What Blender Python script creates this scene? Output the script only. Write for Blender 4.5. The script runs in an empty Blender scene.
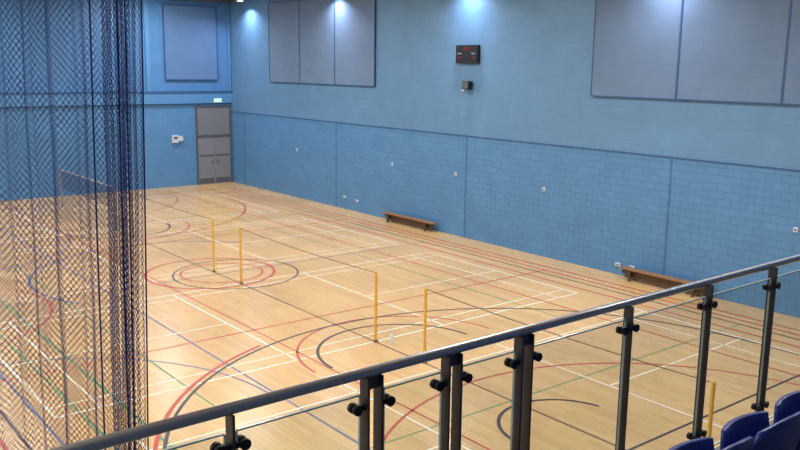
import bpy, bmesh, math, random
import numpy as np
from mathutils import Vector, Matrix
random.seed(4)
scene=bpy.context.scene
COL=scene.collection
try: scene.view_settings.view_transform='Standard'
except Exception: pass

def lin(c):
    return tuple(((v/255)/12.92 if v/255<=0.04045 else ((v/255+0.055)/1.055)**2.4) for v in c)+(1,)

# ------------------------------------------------------------ materials
def mat(name,rgb,rough=0.5,metal=0.0,noise=0.0,nscale=8.0,emis=None,estr=1.0,spec=0.5,bump=0.0):
    m=bpy.data.materials.new(name); m.use_nodes=True
    nt=m.node_tree; b=nt.nodes['Principled BSDF']
    b.inputs['Base Color'].default_value=lin(rgb)
    b.inputs['Roughness'].default_value=rough
    b.inputs['Metallic'].default_value=metal
    b.inputs['Specular IOR Level'].default_value=spec
    if emis:
        b.inputs['Emission Color'].default_value=lin(emis); b.inputs['Emission Strength'].default_value=estr
    if noise>0:
        tc=nt.nodes.new('ShaderNodeTexCoord'); n=nt.nodes.new('ShaderNodeTexNoise')
        n.inputs['Scale'].default_value=nscale; n.inputs['Detail'].default_value=4
        nt.links.new(tc.outputs['Object'],n.inputs['Vector'])
        mr=nt.nodes.new('ShaderNodeMapRange'); mr.inputs[3].default_value=1-noise; mr.inputs[4].default_value=1+noise
        nt.links.new(n.outputs['Fac'],mr.inputs[0])
        mx=nt.nodes.new('ShaderNodeMixRGB'); mx.blend_type='MULTIPLY'; mx.inputs[0].default_value=1
        mx.inputs[1].default_value=lin(rgb); nt.links.new(mr.outputs[0],mx.inputs[2])
        nt.links.new(mx.outputs[0],b.inputs['Base Color'])
    return m

def block_mat(name,rgb,rgb2,mortar,axis,bw=0.45,bh=0.225,ms=0.010,rough=0.5,bumps=.10,var=.09):
    m=bpy.data.materials.new(name); m.use_nodes=True
    nt=m.node_tree; N=nt.nodes; L=nt.links; b=N['Principled BSDF']
    b.inputs['Roughness'].default_value=rough
    g=N.new('ShaderNodeNewGeometry'); s=N.new('ShaderNodeSeparateXYZ'); L.new(g.outputs['Position'],s.inputs[0])
    c=N.new('ShaderNodeCombineXYZ')
    L.new(s.outputs['X' if axis=='X' else 'Y'],c.inputs[0]); L.new(s.outputs['Z'],c.inputs[1])
    br=N.new('ShaderNodeTexBrick'); L.new(c.outputs[0],br.inputs['Vector'])
    br.inputs['Scale'].default_value=1; br.inputs['Brick Width'].default_value=bw; br.inputs['Row Height'].default_value=bh
    br.inputs['Mortar Size'].default_value=ms; br.inputs['Mortar Smooth'].default_value=0.3
    br.inputs['Color1'].default_value=lin(rgb); br.inputs['Color2'].default_value=lin(rgb2); br.inputs['Mortar'].default_value=lin(mortar)
    n=N.new('ShaderNodeTexNoise'); n.inputs['Scale'].default_value=1.1; n.inputs['Detail'].default_value=8; n.inputs['Roughness'].default_value=.65
    L.new(g.outputs['Position'],n.inputs['Vector'])
    mr=N.new('ShaderNodeMapRange'); mr.inputs[1].default_value=.25; mr.inputs[2].default_value=.75; mr.inputs[3].default_value=1-var; mr.inputs[4].default_value=1+var; L.new(n.outputs['Fac'],mr.inputs[0])
    mx=N.new('ShaderNodeMixRGB'); mx.blend_type='MULTIPLY'; mx.inputs[0].default_value=1
    L.new(br.outputs['Color'],mx.inputs[1]); L.new(mr.outputs[0],mx.inputs[2])
    L.new(mx.outputs[0],b.inputs['Base Color'])
    bp=N.new('ShaderNodeBump'); bp.inputs['Strength'].default_value=bumps; bp.inputs['Distance'].default_value=0.01; bp.invert=True
    L.new(br.outputs['Fac'],bp.inputs['Height']); L.new(bp.outputs[0],b.inputs['Normal'])
    return m

def floor_mat():
    m=bpy.data.materials.new('maple_floor'); m.use_nodes=True
    nt=m.node_tree; N=nt.nodes; L=nt.links; b=N['Principled BSDF']
    g=N.new('ShaderNodeNewGeometry')
    br=N.new('ShaderNodeTexBrick'); L.new(g.outputs['Position'],br.inputs['Vector'])
    br.inputs['Scale'].default_value=1; br.inputs['Brick Width'].default_value=1.9; br.inputs['Row Height'].default_value=0.11
    br.inputs['Mortar Size'].default_value=0.003; br.inputs['Color1'].default_value=lin((211,175,120)); br.inputs['Color2'].default_value=lin((197,160,106))
    br.inputs['Mortar'].default_value=lin((172,134,86)); br.inputs['Bias'].default_value=-0.2
    n=N.new('ShaderNodeTexNoise'); n.inputs['Scale'].default_value=0.35; n.inputs['Detail'].default_value=6
    L.new(g.outputs['Position'],n.inputs['Vector'])
    mr=N.new('ShaderNodeMapRange'); mr.inputs[1].default_value=.25; mr.inputs[2].default_value=.75; mr.inputs[3].default_value=0.91; mr.inputs[4].default_value=1.09; L.new(n.outputs['Fac'],mr.inputs[0])
    mp=N.new('ShaderNodeMapping'); mp.inputs['Scale'].default_value=(1.2,14,1); L.new(g.outputs['Position'],mp.inputs['Vector'])
    n2=N.new('ShaderNodeTexNoise'); n2.inputs['Scale'].default_value=1.0; n2.inputs['Detail'].default_value=4; L.new(mp.outputs[0],n2.inputs['Vector'])
    mr2=N.new('ShaderNodeMapRange'); mr2.inputs[3].default_value=0.92; mr2.inputs[4].default_value=1.08; L.new(n2.outputs['Fac'],mr2.inputs[0])
    mm=N.new('ShaderNodeMath'); mm.operation='MULTIPLY'; L.new(mr.outputs[0],mm.inputs[0]); L.new(mr2.outputs[0],mm.inputs[1])
    mx=N.new('ShaderNodeMixRGB'); mx.blend_type='MULTIPLY'; mx.inputs[0].default_value=1
    L.new(br.outputs['Color'],mx.inputs[1]); L.new(mm.outputs[0],mx.inputs[2]); L.new(mx.outputs[0],b.inputs['Base Color'])
    mr3=N.new('ShaderNodeMapRange'); mr3.inputs[3].default_value=.20; mr3.inputs[4].default_value=.34; L.new(n.outputs['Fac'],mr3.inputs[0]); L.new(mr3.outputs[0],b.inputs['Roughness'])
    b.inputs['Specular IOR Level'].default_value=0.42
    return m

def glass_mat():
    m=bpy.data.materials.new('clear_glass'); m.use_nodes=True
    nt=m.node_tree; N=nt.nodes; L=nt.links; N.clear()
    o=N.new('ShaderNodeOutputMaterial'); mix=N.new('ShaderNodeMixShader'); t=N.new('ShaderNodeBsdfTransparent')
    t.inputs[0].default_value=(0.79,0.835,0.83,1)
    g=N.new('ShaderNodeBsdfGlossy'); g.inputs['Roughness'].default_value=0.02
    lw=N.new('ShaderNodeLayerWeight'); lw.inputs['Blend'].default_value=0.5
    pw=N.new('ShaderNodeMath'); pw.operation='POWER'; pw.inputs[1].default_value=4
    ml=N.new('ShaderNodeMath'); ml.operation='MULTIPLY_ADD'; ml.inputs[1].default_value=.7; ml.inputs[2].default_value=.07
    L.new(lw.outputs['Facing'],pw.inputs[0]); L.new(pw.outputs[0],ml.inputs[0])
    L.new(ml.outputs[0],mix.inputs[0]); L.new(t.outputs[0],mix.inputs[1]); L.new(g.outputs[0],mix.inputs[2]); L.new(mix.outputs[0],o.inputs[0])
    return m

M_up=block_mat('painted_blockwork_upper',(96,138,176),(94,136,174),(90,132,170),'X',bh=.2,bw=.42)
M_lo=block_mat('painted_blockwork_lower',(86,137,184),(82,133,180),(72,122,170),'X',ms=0.013,bh=.2,bw=.42,var=.10,bumps=.15)
M_upY=block_mat('painted_blockwork_upper_end',(82,134,188),(80,132,186),(76,128,181),'Y',bh=.2,bw=.42)
M_loY=block_mat('painted_blockwork_lower_end',(88,140,190),(85,137,187),(76,128,178),'Y',ms=0.013,bh=.2,bw=.42,var=.10,bumps=.15)
M_trim=mat('dark_blue_joint',(52,92,138),0.5,noise=.05)
M_joint=mat('movement_joint_sealant',(64,110,158),0.5,noise=.05)
M_band=mat('blue_ledge_paint',(86,140,192),0.45,noise=.04,nscale=1)
M_floor=floor_mat()
M_white=mat('white_line_paint',(238,230,212),0.4,noise=.06,nscale=2)
M_red=mat('red_line_paint',(182,66,48),0.4,noise=.10,nscale=2)
M_black=mat('black_line_paint',(60,50,54),0.4,noise=.10,nscale=2)
M_green=mat('green_line_paint',(84,138,88),0.4,noise=.10,nscale=2)
M_blue=mat('blue_line_paint',(70,90,148),0.4,noise=.10,nscale=2)
M_ceil=mat('white_ceiling',(210,214,220),0.8,noise=.03)
M_panel=block_mat('acoustic_fabric_panel',(102,126,156),(100,124,154),(95,119,149),'X',bw=1.3,bh=0.3,ms=0.008,rough=0.9)
M_panelY=block_mat('acoustic_fabric_panel_end',(90,126,170),(88,124,168),(84,120,163),'Y',bw=1.3,bh=0.3,ms=0.008,rough=0.9)
M_frame=mat('panel_frame_blue',(52,84,134),0.5,noise=.04)
M_steel=mat('brushed_steel',(170,172,178),0.28,0.75,noise=.05,nscale=30)
M_post=mat('grey_steel_plate',(72,73,78),0.38,0.5,noise=.08,nscale=20)
M_clamp=mat('black_clamp',(28,28,32),0.35,0.4,noise=.05)
M_glass=glass_mat()
M_gedge=mat('glass_edge_green',(170,188,182),0.2,noise=.05)
M_net=mat('blue_netting',(38,54,136),0.8,noise=.15,nscale=5)
M_yel=mat('yellow_post_paint',(226,178,72),0.4,noise=.05)
M_yel2=mat('weathered_cream_post_paint',(150,142,124),0.5,noise=.05)
M_grey=mat('grey_post_socket',(120,108,90),0.5,0.3,noise=.05)
M_cord=mat('thin_cord',(90,84,78),0.7,noise=.05)
M_tape=mat('white_net_tape',(186,182,176),0.7,noise=.05)
M_nmesh=mat('black_net_thread',(60,60,70),0.8,noise=.05)
M_door=mat('grey_door_laminate',(126,130,138),0.5,noise=.04)
M_dfr=mat('dark_door_frame',(84,88,96),0.5,noise=.04)
M_vent=mat('grey_vent_panel',(112,116,124),0.5,noise=.04)
M_plast=mat('white_plastic',(206,210,216),0.4,noise=.03)
M_blk=mat('black_housing',(20,20,24),0.4,noise=.06)
M_led=mat('red_led',(110,14,14),0.4,noise=.02,emis=(255,40,40),estr=.12)
M_txt=mat('white_print',(180,180,185),0.5,noise=.02)
M_bench=mat('varnished_bench_wood',(140,104,68),0.45,noise=.15,nscale=6)
M_bench2=mat('dark_bench_wood',(86,64,46),0.5,noise=.15,nscale=6)
M_seat=mat('blue_seat_plastic',(34,56,134),0.36,noise=.05)
M_seatm=mat('seat_bracket_metal',(60,62,68),0.5,0.6,noise=.05)
M_conc=mat('balcony_concrete',(96,98,104),0.8,noise=.1)
M_exit=mat('exit_green',(90,190,140),0.5,noise=.02,emis=(120,220,170),estr=0.8)
M_exitw=mat('exit_sign_housing',(235,240,235),0.5,noise=.02,emis=(225,245,235),estr=0.4)
M_lampw=mat('lamp_diffuser',(240,240,255),0.5,noise=.01,emis=(235,240,255),estr=6)
M_clear=mat('clear_bottle_plastic',(220,228,232),0.15,noise=.03)

# ------------------------------------------------------------ helpers
def obj_from(name,verts,faces,mats,fm=None,parent=None,smooth=False):
    me=bpy.data.meshes.new(name); me.from_pydata([tuple(v) for v in verts],[],faces)
    if not isinstance(mats,(list,tuple)): mats=[mats]
    for m in mats: me.materials.append(m)
    if fm:
        for i,p in enumerate(me.polygons): p.material_index=fm[i]
    if smooth:
        for p in me.polygons: p.use_smooth=True
    me.update()
    o=bpy.data.objects.new(name,me); COL.objects.link(o)
    if parent: o.parent=parent
    return o

class MB:
    def __init__(s): s.v=[];s.f=[];s.m=[]
    def box(s,x0,x1,y0,y1,z0,z1,mi=0,c=0.0):
        n=len(s.v)
        if c<=0:
            s.v+=[(x0,y0,z0),(x1,y0,z0),(x1,y1,z0),(x0,y1,z0),(x0,y0,z1),(x1,y0,z1),(x1,y1,z1),(x0,y1,z1)]
            s.f+=[(n,n+3,n+2,n+1),(n+4,n+5,n+6,n+7),(n,n+1,n+5,n+4),(n+1,n+2,n+6,n+5),(n+2,n+3,n+7,n+6),(n+3,n,n+4,n+7)]
            s.m+=[mi]*6
        else:
            bm=bmesh.new(); bmesh.ops.create_cube(bm,size=1)
            for v in bm.verts: v.co=Vector(((x0+x1)/2+v.co.x*(x1-x0),(y0+y1)/2+v.co.y*(y1-y0),(z0+z1)/2+v.co.z*(z1-z0)))
            bmesh.ops.bevel(bm,geom=bm.edges[:],offset=c,segments=2,affect='EDGES',profile=.5)
            bm.verts.index_update()
            for v in bm.verts: s.v.append(tuple(v.co))
            for f in bm.faces: s.f.append(tuple(n+v.index for v in f.verts)); s.m.append(mi)
            bm.free()
        return s
    def cyl(s,a,b,r,seg=16,mi=0,r2=None):
        a=Vector(a);b=Vector(b); r2=r if r2 is None else r2
        d=(b-a).normalized(); t=Vector((0,0,1)) if abs(d.z)<.9 else Vector((1,0,0))
        p=d.cross(t).normalized(); q=d.cross(p).normalized(); n=len(s.v)
        for c,rr in ((a,r),(b,r2)):
            for i in range(seg):
                an=2*math.pi*i/seg; s.v.append(tuple(c+p*math.cos(an)*rr+q*math.sin(an)*rr))
        for i in range(seg):
            j=(i+1)%seg; s.f.append((n+i,n+seg+i,n+seg+j,n+j)); s.m.append(mi)
        s.f.append(tuple(n+i for i in range(seg))); s.m.append(mi)
        s.f.append(tuple(n+seg+i for i in range(seg-1,-1,-1))); s.m.append(mi)
        return s
    def tube(s,pts,r,seg=6,mi=0):
        n=len(s.v); P=[Vector(p) for p in pts]; k=len(P)
        for i in range(k):
            d=(P[min(i+1,k-1)]-P[max(i-1,0)]).normalized()
            t=Vector((0,0,1)) if abs(d.z)<.9 else Vector((1,0,0))
            p=d.cross(t).normalized(); q=d.cross(p).normalized()
            for a in range(seg):
                an=2*math.pi*a/seg; s.v.append(tuple(P[i]+p*math.cos(an)*r+q*math.sin(an)*r))
        for i in range(k-1):
            for a in range(seg):
                b=(a+1)%seg; s.f.append((n+i*seg+a,n+(i+1)*seg+a,n+(i+1)*seg+b,n+i*seg+b)); s.m.append(mi)
        s.f.append(tuple(n+a for a in range(seg))); s.m.append(mi)
        s.f.append(tuple(n+(k-1)*seg+a for a in range(seg-1,-1,-1))); s.m.append(mi)
        return s
    def make(s,name,mats,parent=None,loc=None,smooth=False):
        o=obj_from(name,s.v,s.f,mats,s.m,parent,smooth)
        if loc: o.location=loc
        return o

def empty(name,loc,label,cat,group=None):
    e=bpy.data.objects.new(name,None); COL.objects.link(e); e.location=loc
    e.empty_display_size=.2
    e['label']=label; e['category']=cat
    if group: e['group']=group
    return e
def tag(o,label,cat,group=None):
    o['label']=label;o['category']=cat
    if group:o['group']=group
    return o
def struct(o): o['kind']='structure'; return o
def copy_thing(root,loc,rotz=None):
    r=root.copy(); COL.objects.link(r); r.location=loc
    if rotz is not None: r.rotation_euler=(0,0,rotz)
    def rec(a,b):
        for c in a.children:
            k=c.copy(); COL.objects.link(k); k.parent=b; k.matrix_parent_inverse=c.matrix_parent_inverse.copy(); rec(c,k)
    rec(root,r)
    return r

# ------------------------------------------------------------ room shell
H=9.0; XN=42.0; YL=-37.0
fb=MB(); fb.box(-0.3,XN+.3,YL-.3,0.3,-0.3,0,0)
def strip(pts,w,mi,z):
    n=len(fb.v); P=[Vector((p[0],p[1])) for p in pts]; k=len(P)
    for i in range(k):
        a=P[max(i-1,0)];b=P[min(i+1,k-1)]
        t=(b-a).normalized(); nn=Vector((-t.y,t.x))*w/2
        fb.v.append((P[i].x+nn.x,P[i].y+nn.y,z)); fb.v.append((P[i].x-nn.x,P[i].y-nn.y,z))
    for i in range(k-1):
        j=i+1
        fb.f.append((n+2*i,n+2*i+1,n+2*j+1,n+2*j)); fb.m.append(mi)
Wd,Rd,Bk,Gn,Bl=1,2,3,4,5
ZZ={Gn:.0012,Bl:.0016,Wd:.0020,Rd:.0024,Bk:.0028}
def seg(x0,y0,x1,y1,mi,w=.045): strip([(x0,y0),(x1,y1)],w,mi,ZZ[mi])
def rect(x0,y0,x1,y1,mi,w=.045):
    seg(x0,y0,x1,y0,mi,w);seg(x0,y1,x1,y1,mi,w);seg(x0,y0,x0,y1,mi,w);seg(x1,y0,x1,y1,mi,w)
def arc(cx,cy,r,a0,a1,mi,w=.045):
    n=int(abs(a1-a0)/3)+2
    pts=[(cx+r*math.cos(math.radians(a0+(a1-a0)*i/(n-1))),cy+r*math.sin(math.radians(a0+(a1-a0)*i/(n-1)))) for i in range(n)]
    strip(pts,w,mi,ZZ[mi])
YN=-9.28
for x0 in (2.83,10.57,18.31,26.05):
    rect(x0,YN-6.7,x0+6.1,YN+6.7,Wd,.05)
    for xx in (x0+.46,x0+5.64): seg(xx,YN-6.7,xx,YN+6.7,Wd,.04)
    for s_ in (-1,1):
        seg(x0,YN+s_*5.94,x0+6.1,YN+s_*5.94,Wd,.04); seg(x0,YN+s_*1.98,x0+6.1,YN+s_*1.98,Wd,.045)
        seg(x0+3.05,YN+s_*1.98,x0+3.05,YN+s_*6.7,Wd,.04)
CY=-9.15
rect(3,-16.65,31,-1.65,Bk,.05); arc(17.2,CY+.3,1.75,0,360,Bk,.05)
arc(16.7,CY-.25,1.8,0,360,Rd,.08); arc(16.9,CY,1.15,0,360,Rd,.06)
for c,sg in ((29.42,1),(4.58,-1)):
    a0,a1=(90,270) if sg>0 else (-90,90)
    arc(c,CY,6.5,a0,a1,Bk if sg>0 else Rd,.065)
    for s_ in (-1,1): seg(c,CY+s_*6.5,c+sg*1.58,CY+s_*6.5,Bk)
    arc(c-sg*4.2,CY,1.8,a0,a1,Bk,.065)
    arc(c-sg*4.2,CY+.15,2.35,a0,a1,Rd,.05)
arc(29.8,-9.35,1.12,100,280,Bk,.065); arc(4.58,CY,1.25,-90,90,Bk,.05)
arc(29.42,CY,6.64,200,262,Rd,.075)
rect(1.8,-16.95,32.3,-1.32,Rd,.07); seg(1.8,-.98,33.4,-.98,Rd,.07); seg(1.2,-2.15,33.0,-2.15,Rd,.06)
for xx in (11.95,22.15): seg(xx,-16.95,xx,-1.35,Rd,.05)
arc(32.3,CY,4.9,90,270,Rd,.055); arc(1.8,CY,4.9,-90,90,Rd,.055)
rect(8,-13.65,26,-4.65,Gn,.04); seg(1.5,-14.9,33,-14.9,Gn,.06); seg(17,-16.65,17,-1.65,Bl,.04)
arc(15.8,-10.0,3.95,120,300,Bl,.07); seg(1,-12.5,33,-12.5,Bl,.04); seg(5,-16.2,29,-16.2,Bl)
seg(1,-17.6,34,-17.6,Rd,.07); seg(1,-15.6,33,-15.6,Gn,.05)
seg(1.5,YN-.02,33,YN-.02,Bk,.035); seg(9.75,-16.6,9.75,-1.6,Gn,.04)
arc(8.6,-15.6,4.6,0,180,Bl,.05); arc(25.6,-17.2,4.6,90,180,Bl,.04); arc(17,-17.2,3.2,0,180,Rd,.06)
seg(1,-3.9,33,-3.9,Rd,.05); seg(1,-11.0,33,-11.0,Rd,.04)
seg(28.5,-16.6,28.5,-1.6,Gn,.035)
rect(3,-34.5,31,-19.5,Bk); rect(1.8,-34.8,32.3,-19.2,Rd)
for x0 in (2.83,10.57,18.31,26.05): rect(x0,-34,x0+6.1,-20.5,Wd)
struct(fb.make('floor',[M_floor,M_white,M_red,M_black,M_green,M_blue]))

def wallbox(name,x0,x1,y0,y1,z0,z1,m):
    return struct(MB().box(x0,x1,y0,y1,z0,z1).make(name,[m]))
w=MB(); w.box(-.3,XN+.3,0,.3,0,3.55,0); w.box(-.3,XN+.3,0,.3,3.55,H,1); struct(w.make('wall_right',[M_lo,M_up]))
w=MB(); w.box(-.3,0,YL,0,0,3.98,0); w.box(-.3,0,YL,0,3.98,H,1); struct(w.make('wall_back',[M_loY,M_upY]))
w=MB(); w.box(-.3,XN+.3,YL-.3,YL,0,3.55,0); w.box(-.3,XN+.3,YL-.3,YL,3.55,H,1); struct(w.make('wall_left',[M_lo,M_up]))
w=MB(); w.box(XN,XN+.3,YL,0,0,3.98,0); w.box(XN,XN+.3,YL,0,3.98,H,1); struct(w.make('wall_front',[M_loY,M_upY]))
wallbox('ceiling',-.3,XN+.3,YL-.3,.3,H,H+.2,M_ceil)
ti=1
def trim(x0,x1,y0,y1,z0,z1,m):
    global ti
    o=struct(MB().box(x0,x1,y0,y1,z0,z1).make('trim_%d'%ti,[m])); ti+=1
trim(0,XN,-.02,0,3.525,3.565,M_trim)
for xx in (1.3,9.26,17.21,25.27,33.3): trim(xx-.03,xx+.03,-.008,0,0,3.52,M_joint)
trim(0,.12,YL,0,3.98,4.5,M_band); trim(0,.16,YL,0,4.5,4.57,M_trim)
trim(0,.03,YL,0,3.93,3.98,M_trim)
trim(0,.12,-4.35,-4.15,4.57,H,M_band)
trim(0,.10,-.15,-.03,4.57,8.78,M_band)
trim(0,.45,YL,-0.01,8.78,H,M_dfr)

# ------------------------------------------------------------ acoustic panels
def panelX(x0,x1,z0,z1,label,grp):
    e=empty('acoustic_panel',((x0+x1)/2,0,z0),label,'wall panel',grp)
    hw=(x1-x0)/2; h=z1-z0
    MB().box(-hw+.02,hw-.02,-.07,-.003,.02,h-.02,0).make('fabric_board',[M_panel],e)
    f=MB(); t=.028
    f.box(-hw+.002,-hw+t,-.085,-.002,0,h);f.box(hw-t,hw-.002,-.085,-.002,0,h);f.box(-hw+t,hw-t,-.085,-.002,0,t);f.box(-hw+t,hw-t,-.085,-.002,h-t,h)
    f.make('frame',[M_frame],e)
lab='grey-blue fabric acoustic panel in a dark blue frame on the wall'
for a,b in ((3.95,6.58),(6.58,9.27),(9.27,12.0)): panelX(a,b,5.08,8.6,lab,'acoustic panels on the long wall')
for a,b in ((22.47,25.3),(25.3,28.18),(28.18,31.0)): panelX(a,b,5.08,8.6,lab,'acoustic panels on the long wall')
e=empty('acoustic_panel',(0,-2.07,5.09),'blue fabric acoustic panel in a dark blue frame above the doors','wall panel')
MB().box(.003,.07,-1.32,1.32,.03,3.45).make('fabric_board',[M_panelY],e)
f=MB(); f.box(.002,.09,-1.36,-1.32,0,3.48);f.box(.002,.09,1.32,1.36,0,3.48);f.box(.002,.09,-1.32,1.32,0,.04);f.box(.002,.09,-1.32,1.32,3.44,3.48)
f.make('frame',[M_frame],e)

# ------------------------------------------------------------ doors
dk=MB(); dk.box(.002,.06,-1.95,-1.87,0,3.85);dk.box(.002,.06,-.14,-.06,0,3.85);dk.box(.002,.06,-1.87,-.14,3.78,3.85);dk.box(.002,.06,-1.87,-.14,2.3,2.42)
o=struct(dk.make('trim_%d'%ti,[M_dfr])); ti+=1
for i,(a,b) in enumerate(((-1.865,-1.012),(-.998,-.145))):
    d=MB(); d.box(.003,.045,a,b,.01,2.295,0,.004)
    o=struct(d.make('door_%d'%(i+1),[M_door]))
    hy=b-.12 if i==0 else a+.12
    hh=MB(); hh.box(.046,.056,hy-.02,hy+.02,1.0,1.18); hh.cyl((.056,hy,1.1),(.09,hy,1.1),.012,8); hh.cyl((.09,hy,1.1),(.09,hy+(-.12 if i==0 else .12),1.1),.012,8)
    hh.make('handle',[M_dfr],o)
    MB().box(.046,.052,a+.05,b-.05,1.38,1.46,0).make('push_plate',[M_dfr],o)
    MB().box(.046,.050,a+.04,b-.04,.05,.3,0).make('kick_plate',[M_dfr],o)
e=empty('ventilation_grille',(0,-1.005,2.42),'grey louvred ventilation panel above the double doors','ventilation grille')
MB().box(.003,.03,-.86,.86,.005,1.355).make('panel',[M_vent],e)
g=MB()
for i in range(20): g.box(.03,.034,-.84,.84,.03+i*.066,.080+i*.066)
g.make('louvre',[M_door],e)
e=empty('exit_sign',(.125,-.8,4.02),'small green and white exit sign on the ledge above the doors','exit sign')
MB().box(.0,.05,-.2,.2,0,.18,0,.006).make('housing',[M_exitw],e)
MB().box(.051,.055,-.17,.17,.03,.15).make('sign_face',[M_exit],e)
pm=MB(); pm.box(.056,.058,-.13,-.06,.05,.13); pm.box(.056,.058,.02,.1,.04,.14); pm.box(.056,.058,-.04,0.0,.07,.1)
pm.make('pictogram',[M_exitw],e)
e=empty('alarm_unit',(.0,-2.98,2.12),'white alarm box with round sounder on the end wall','alarm')
MB().box(.002,.14,-.22,.08,0,.36,0,.015).make('box',[M_plast],e)
MB().cyl((.002,.2,.2),(.12,.2,.2),.13,20).make('sounder',[M_plast],e)
MB().box(.141,.15,-.17,.03,.2,.3).make('display_window',[M_blue],e)

# ------------------------------------------------------------ wall electrics
def outlet(x,z,wd=.11,hh=.12):
    e=empty('wall_socket',(x,0,z),'small white socket plate on the blue block wall','socket','socket plates along the wall')
    MB().box(-wd/2,wd/2,-.04,-.002,-hh/2,hh/2,0,.008).make('face_plate',[M_plast],e)
    MB().box(-wd/4,wd/4,-.046,-.041,-hh/5,hh/5).make('insert',[M_grey],e)
for x,z in ((6.2,2.15),(13.1,2.18),(16.7,2.18),(20.8,2.14),(28.8,2.13)): outlet(x,z)
for x,z in ((9.9,.5),(10.8,.45),(23.75,.3),(24.25,.3)): outlet(x,z,wd=.17,hh=.1)

e=empty('scoreboard',(17.22,0,5.99),'black electronic scoreboard with red digits on the wall','scoreboard')
MB().box(-.53,.53,-.14,-.002,0,.6,0,.012).make('housing',[M_blk],e)
def text(s,size,x,z,m,name,par,y=-.145):
    cu=bpy.data.curves.new(name,'FONT'); cu.body=s; cu.size=size; cu.align_x='CENTER'; cu.align_y='CENTER'; cu.extrude=.002
    tmp=bpy.data.objects.new('t',cu); COL.objects.link(tmp)
    dg=bpy.context.evaluated_depsgraph_get(); me=bpy.data.meshes.new_from_object(tmp.evaluated_get(dg))
    COL.objects.unlink(tmp); bpy.data.objects.remove(tmp)
    me.materials.clear(); me.materials.append(m)
    o=bpy.data.objects.new(name,me); COL.objects.link(o); o.parent=par; o.location=(x,y,z); o.rotation_euler=(math.pi/2,0,0)
    return o
text('00:00',.14,0,.47,M_led,'clock_digits',e); text('00',.13,-.34,.18,M_led,'score_digits',e); text('00',.13,.34,.18,M_led,'score_digits',e)
text('HOME',.07,-.34,.32,M_txt,'lettering',e); text('GUEST',.07,.34,.32,M_txt,'lettering',e)
e=empty('wall_speaker',(17.22,0,5.08),'small black speaker on a wall bracket below the scoreboard','speaker')
MB().box(-.08,.26,-.24,-.06,.04,.32,0,.015).make('cabinet',[M_blk],e)
MB().box(-.05,.23,-.25,-.241,.07,.29).make('grille',[M_dfr],e)
MB().box(.05,.13,-.06,-.002,.1,.26).make('bracket',[M_grey],e)
MB().box(-.28,-.16,-.05,-.002,-.02,.1,0,.008).make('junction_box',[M_plast],e)

# ------------------------------------------------------------ gym benches
def bench(x,label,hl):
    e=empty('gym_bench',(x,-.27,0),label,'bench','wooden gym benches along the wall')
    MB().box(-hl,hl,-.13,.13,.30,.34,0,.008).make('seat_plank',[M_bench],e)
    MB().box(-hl+.15,hl-.15,-.025,.025,.06,.16,0,.006).make('balance_beam',[M_bench2],e)
    for sx in (-hl+.4,hl-.4):
        l=MB(); l.box(sx-.03,sx+.03,-.15,.15,.16,.30); l.box(sx-.03,sx+.03,-.17,-.11,0,.16); l.box(sx-.03,sx+.03,.11,.17,0,.16); l.box(sx-.03,sx+.03,-.11,.11,.16,.2)
        l.make('leg',[M_bench2],e)
    st=MB(); st.box(-hl+.05,hl-.05,-.012,.012,.16,.30); st.make('stiffener',[M_bench2],e)
bench(14.45,'long wooden gym bench against the blue wall',1.5); bench(25.45,'long wooden gym bench against the blue wall',1.4)

# ------------------------------------------------------------ badminton posts, cords, net
xs=[2.83,8.93,10.57,16.67,18.31,24.41,26.05,32.33]
def bpost(x,my,label):
    root=empty('badminton_post',(x,YN,0),label,'badminton post','badminton posts along the hall')
    MB().cyl((0,0,.03),(0,0,1.5),.031,14).make('pole',[my],root)
    b_=MB(); b_.cyl((0,0,0),(0,0,.008),.07,20); b_.cyl((0,0,.008),(0,0,.04),.04,16); b_.make('floor_collar',[M_grey],root)
    b_=MB(); b_.cyl((0,0,1.5),(0,0,1.55),.03,12); b_.cyl((-.045,0,1.525),(.045,0,1.525),.01,8); b_.make('cord_pulley',[my],root)
    return root
ra=bpost(xs[0],M_yel2,'pale badminton post holding the black net')
for x in xs[1:3]: copy_thing(ra,(x,YN,0))
rb=bpost(xs[3],M_yel,'slim yellow badminton post standing on the wooden floor')
for x in xs[4:]: copy_thing(rb,(x,YN,0))
for a,b in ((2,3),(4,5),(6,7)):
    p0=Vector((xs[a]+.06,YN,1.53)); p1=Vector((xs[b]-.06,YN,1.53)); n=24; pts=[]
    for i in range(n+1):
        t0=i/n; q=p0.lerp(p1,t0); q.z-=.05*4*t0*(1-t0); pts.append(q)
    tag(MB().tube(pts,.008,6).make('net_cord',[M_cord]),'thin cord strung between two yellow badminton posts','cord','net cords')
e=empty('badminton_net',((xs[0]+xs[1])/2,YN,.76),'black badminton net with white top tape between posts','badminton net')
hw=(xs[1]-xs[0])/2-.06
MB().box(-hw,hw,-.008,.008,.745,.785).make('top_tape',[M_tape],e)
n=MB()
for i in range(82):
    x=-hw+2*hw*i/81; n.box(x-.003,x+.003,-.003,.003,0,.745)
for j in range(11): n.box(-hw,hw,-.003,.003,j*.07,j*.07+.005)
n.make('mesh',[M_nmesh],e)

e=empty('water_bottle',(24.75,-9.1,0),'small clear plastic water bottle standing on the wooden floor','bottle')
b_=MB(); b_.cyl((0,0,0),(0,0,.2),.04,16); b_.cyl((0,0,.2),(0,0,.25),.04,16,0,.016); b_.make('bottle_body',[M_clear],e)
MB().cyl((0,0,.25),(0,0,.28),.018,12).make('cap',[M_txt],e)

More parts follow.
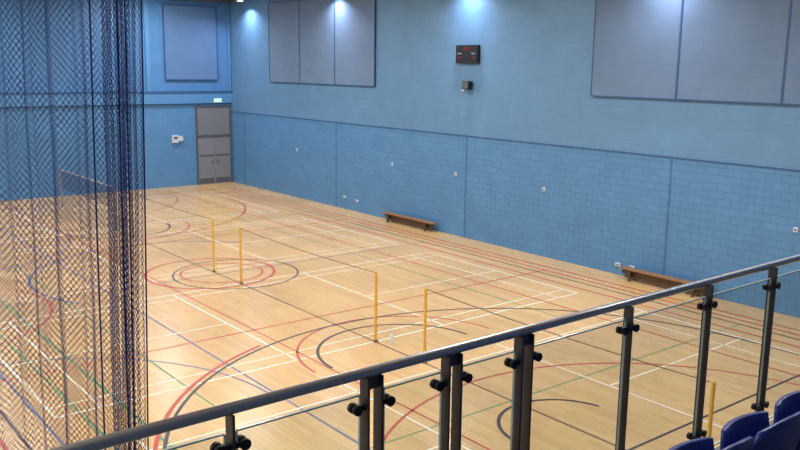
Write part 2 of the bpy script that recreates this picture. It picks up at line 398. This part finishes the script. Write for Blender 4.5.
# ------------------------------------------------------------ net curtain (hangs across, at x = NX)
NX=34.6; NY0=-18.31
def lean(z,d): return .028*(z-5.4)*max(0.0,1-d/1.2)
def netcurtain(xo,ph0,L,Dense,r):
    N=8000
    ph=ph0; arr=[]
    for i in range(N+1):
        dd=L*i/N
        if dd<Dense: wl=.026; A=.040
        else:
            k=min(1,(dd-Dense)/.10); wl=.026+(.13+.05*math.sin(dd*9+ph0)-.026)*k; A=.040+.02*k*math.sin(dd*5+1+ph0)
        ph+=2*math.pi*(L/N)/wl
        arr.append((NX+xo+A*math.sin(ph),dd))
    arr=np.array(arr); dl=np.r_[0,np.cumsum(np.hypot(*np.diff(arr,axis=0).T))]
    cw=.0165; ncol=int(dl[-1]/cw); s=np.arange(ncol)*cw
    px=np.interp(s,dl,arr[:,0]); pd=np.interp(s,dl,arr[:,1])
    ch=.0165; nrow=int(8.75/ch)
    z=.08+np.arange(nrow)*ch
    I,J=np.meshgrid(np.arange(ncol),np.arange(nrow),indexing='ij')
    D=pd[I]
    Yg=NY0-D+.028*(z[J]-5.4)*np.clip(1-D/1.2,0,1)+.006*np.sin(z[J]*1.3+s[I]*2.1+ph0)+.002*np.sin(z[J]*6+s[I]*9)
    Xg=px[I]+.012*np.sin(z[J]*.9+s[I]*1.7); Zg=z[J]+.006*np.sin(s[I]*6)
    P=np.stack([Xg,Yg,Zg],-1)
    A=[];B=[]
    m=((I+J)%2==0)
    a=P[:-1,:-1][m[:-1,:-1]]; b=P[1:,1:][m[:-1,:-1]]; A.append(a);B.append(b)
    a=P[:-1,1:][m[:-1,1:]]; b=P[1:,:-1][m[:-1,1:]]; A.append(a);B.append(b)
    A=np.concatenate(A);B=np.concatenate(B)
    d=B-A; d/=np.linalg.norm(d,axis=1)[:,None]
    p=np.cross(d,np.array([1,.3,0.1])); p/=np.linalg.norm(p,axis=1)[:,None]; q=np.cross(d,p)
    V=[]
    for base in (A,B):
        for k in range(3):
            an=2*math.pi*k/3; V.append(base+r*(p*math.cos(an)+q*math.sin(an)))
    V=np.stack(V,1).reshape(-1,3)
    n=len(A); base=(np.arange(n)*6)[:,None]
    F=np.concatenate([base+np.array([[0,1,4,3]]),base+np.array([[1,2,5,4]]),base+np.array([[2,0,3,5]])],0)
    me=bpy.data.meshes.new('netting'); me.vertices.add(len(V)); me.vertices.foreach_set('co',V.astype(np.float32).ravel())
    me.loops.add(F.size); me.loops.foreach_set('vertex_index',F.astype(np.int32).ravel())
    me.polygons.add(len(F)); me.polygons.foreach_set('loop_start',(np.arange(len(F))*4).astype(np.int32)); me.polygons.foreach_set('loop_total',np.full(len(F),4,np.int32))
    me.update(calc_edges=True); me.validate()
    me.materials.append(M_net)
    return me
e=empty('division_net',(0,0,0),'navy blue diamond-mesh sports dividing net hanging in folds','net')
for a in ((0,0,1.25,.15,.0012),(-.16,1.3,1.25,.02,.0011)):
    o=bpy.data.objects.new('netting',netcurtain(*a)); COL.objects.link(o); o.parent=e
for k,(rd,rx) in enumerate(((0,.03),(.05,-.03),(.10,.02),(.20,-.02))):
    pts=[]
    for i in range(41):
        z=.05+.215*i; pts.append((NX+rx+.005*math.sin(z*1.7+k),NY0-rd+lean(z,rd)+.005*math.cos(z+k),z))
    MB().tube(pts,.004,6).make('hem_rope',[M_net],e)
t=MB(); t.box(NX-.22,NX+.05,-20.6,-17.9,8.87,9.0)
tag(t.make('curtain_track',[M_grey]),'grey steel curtain track fixed under the ceiling','curtain track')

# ------------------------------------------------------------ balcony
XR=35.84; ZR=4.72; ZF=3.58
w=MB(); w.box(XR-.06,37.3,YL+.02,-.02,ZF-.3,ZF); w.box(37.3,XN,YL+.02,-.02,ZF-.3,4.15)
struct(w.make('floor_balcony',[M_conc]))
rail=empty('balcony_railing',(XR,-17,ZF),'steel handrail with clamped glass panels along the balcony edge','railing')
RZ=ZR-ZF
MB().cyl((0,-4.2,RZ-.022),(0,3.6,RZ-.022),.0215,28).make('handrail',[M_steel],rail)
for p in rail.children[0].data.polygons: p.use_smooth=len(p.vertices)==4
posts=[(-19.3,0),(-18.52,0),(-17.91,1),(-17.49,1),(-17.05,1),(-16.28,0),(-15.55,0),(-14.84,0),(-14.1,0)]
for y,dbl in posts:
    ly=y+17
    m=MB(); offs=(-.033,.033) if dbl else (0,)
    for s_ in offs: m.box(-.027,.027,ly+s_-.005,ly+s_+.005,0.012,RZ-.040)
    if dbl: m.box(-.012,.012,ly-.028,ly+.028,RZ-.09,RZ-.040)
    m.box(-.05,.05,ly-.07,ly+.07,0,.012)
    po=m.make('post',[M_post],rail)
    for s_ in (-1,1):
        for zz in (RZ-.16,.2):
            ins=ly+s_*(.038 if dbl else .005)
            c=MB(); yy=ins+s_*.042
            c.cyl((-.024,yy,zz),(-.0055,yy,zz),.021,16); c.cyl((.0055,yy,zz),(.024,yy,zz),.021,16)
            c.box(-.012,.012,min(ins,yy-s_*.02),max(ins,yy-s_*.02),zz-.010,zz+.010)
            c.make('clamp',[M_clamp],po)
for (a,da),(b,db) in zip(posts[:-1],posts[1:]):
    y0=a+17+(.06 if da else .025);y1=b+17-(.06 if db else .025)
    g=MB(); z0,z1=.08,RZ-.11; t=.006
    g.v=[(0,y0,z0),(0,y1,z0),(0,y1,z1),(0,y0,z1)]; g.f=[(0,1,2,3)]; g.m=[0]
    for bx in ((-t,t,y0-.004,y0,z0,z1),(-t,t,y1,y1+.004,z0,z1),(-t,t,y0,y1,z1,z1+.006),(-t,t,y0,y1,z0-.004,z0)):
        g.box(*bx,mi=1)
    g.make('glass_panel',[M_glass,M_gedge],rail)

# ------------------------------------------------------------ stadium seats
def seat(loc):
    e=empty('stadium_seat',loc,'blue moulded plastic tip-up stadium seat on the balcony','seat','blue stadium seats')
    bm=bmesh.new(); nx,nz=14,12; grid=[]
    for j in range(nz+1):
        row=[]
        for i in range(nx+1):
            u=i/nx*2-1; v=j/nz
            hw=.232*(1 if v<.75 else math.sqrt(max(0,1-((v-.75)/.25)**2*.2)))
            y=u*hw; z=.33+.47*v-(.04*u*u*v)
            x=.10+.10*v-.045*u*u
            row.append(bm.verts.new((x,y,z)))
        grid.append(row)
    for j in range(nz):
        for i in range(nx): bm.faces.new((grid[j][i],grid[j][i+1],grid[j+1][i+1],grid[j+1][i]))
    me=bpy.data.meshes.new('backrest'); bm.to_mesh(me); bm.free(); me.materials.append(M_seat)
    o=bpy.data.objects.new('backrest',me); COL.objects.link(o); o.parent=e
    md=o.modifiers.new('s','SOLIDIFY'); md.thickness=.02
    for p in me.polygons: p.use_smooth=True
    bm=bmesh.new(); grid=[]
    for j in range(9):
        row=[]
        for i in range(11):
            u=i/10*2-1; v=j/8
            y=u*.205*(1-.12*v*v); row.append(bm.verts.new((-.02-.035*v+.04*u*u,y,.36+.34*v)))
        grid.append(row)
    for j in range(8):
        for i in range(10): bm.faces.new((grid[j][i],grid[j][i+1],grid[j+1][i+1],grid[j+1][i]))
    me=bpy.data.meshes.new('seat_pan'); bm.to_mesh(me); bm.free(); me.materials.append(M_seat)
    for p in me.polygons: p.use_smooth=True
    o=bpy.data.objects.new('seat_pan',me); COL.objects.link(o); o.parent=e
    md=o.modifiers.new('s','SOLIDIFY'); md.thickness=.025
    b_=MB(); b_.box(.03,.09,-.230,.230,.31,.35); b_.box(.03,.09,-.03,.03,0,.31); b_.box(-.02,.15,-.08,.08,0,.012)
    b_.make('bracket',[M_seatm],e)
    return e
s0=seat((36.52,-16.72,ZF))
for k in range(1,5): copy_thing(s0,(36.52,-16.72+.47*k,ZF))

# ------------------------------------------------------------ lights
def area(loc,sx,sy,power,col=(1,1,1),rot=(0,0,0),spread=180):
    l=bpy.data.lights.new('lamp_light','AREA'); l.shape='RECTANGLE'; l.size=sx; l.size_y=sy; l.energy=power; l.color=col; l.spread=math.radians(spread)
    o=bpy.data.objects.new('lamp_light',l); COL.objects.link(o); o.location=loc; o.rotation_euler=rot
    return o
lum=empty('sports_luminaire',(3,-5,8.9),'white linear sports hall luminaire under the ceiling','light fixture','ceiling luminaires')
MB().box(-.8,.8,-.2,.2,0,.09,0,.01).make('housing',[M_plast],lum)
MB().box(-.75,.75,-.17,.17,-.01,0).make('diffuser',[M_lampw],lum)
first=True
for X in (3,10.5,18,25.5,33):
    for Y in (-5,-13.2,-23.5,-32):
        if first: first=False
        else: copy_thing(lum,(X,Y,8.9))
        area((X,Y,8.87),1.6,1.0,300 if X<30 else 350,(1,.985,.965))
wl=empty('wall_floodlight',(2.2,-.55,8.75),'small bright floodlight high beside the wall','light fixture','wall washing floodlights')
MB().box(-.15,.15,-.12,.12,0,.14,0,.01).make('housing',[M_grey],wl)
MB().box(-.13,.13,-.1,.1,-.008,0).make('lens',[M_lampw],wl)
MB().box(-.02,.02,-.02,.02,.14,.25).make('stem',[M_grey],wl)
for i,X in enumerate((2.2,9.6,17.3,25,32.7)):
    if i: copy_thing(wl,(X,-.55,8.75))
    area((X,-.5,8.72),.25,.2,105,(.84,.86,1.0),rot=(math.radians(-12),0,0),spread=140)
wd=bpy.data.worlds.new('World'); scene.world=wd; wd.use_nodes=True
wd.node_tree.nodes['Background'].inputs[0].default_value=(.6,.7,.9,1); wd.node_tree.nodes['Background'].inputs[1].default_value=.3

# ------------------------------------------------------------ camera
cx,cy,h,yaw,pitch,roll,fpx=38.3321,-19.7709,5.865,0.6743,0.1867,0.0123,840.2903
d=Vector((-math.cos(yaw)*math.cos(pitch),math.sin(yaw)*math.cos(pitch),-math.sin(pitch)))
r=d.cross(Vector((0,0,1))).normalized(); u=r.cross(d)
r2=math.cos(roll)*r+math.sin(roll)*u; u2=-math.sin(roll)*r+math.cos(roll)*u
cam=bpy.data.cameras.new('camera'); co=bpy.data.objects.new('camera',cam); COL.objects.link(co)
M=Matrix(((r2.x,u2.x,-d.x,cx),(r2.y,u2.y,-d.y,cy),(r2.z,u2.z,-d.z,h),(0,0,0,1)))
co.matrix_world=M; cam.sensor_width=36; cam.lens=fpx/800*36; cam.clip_start=.05; cam.clip_end=200
scene.camera=co
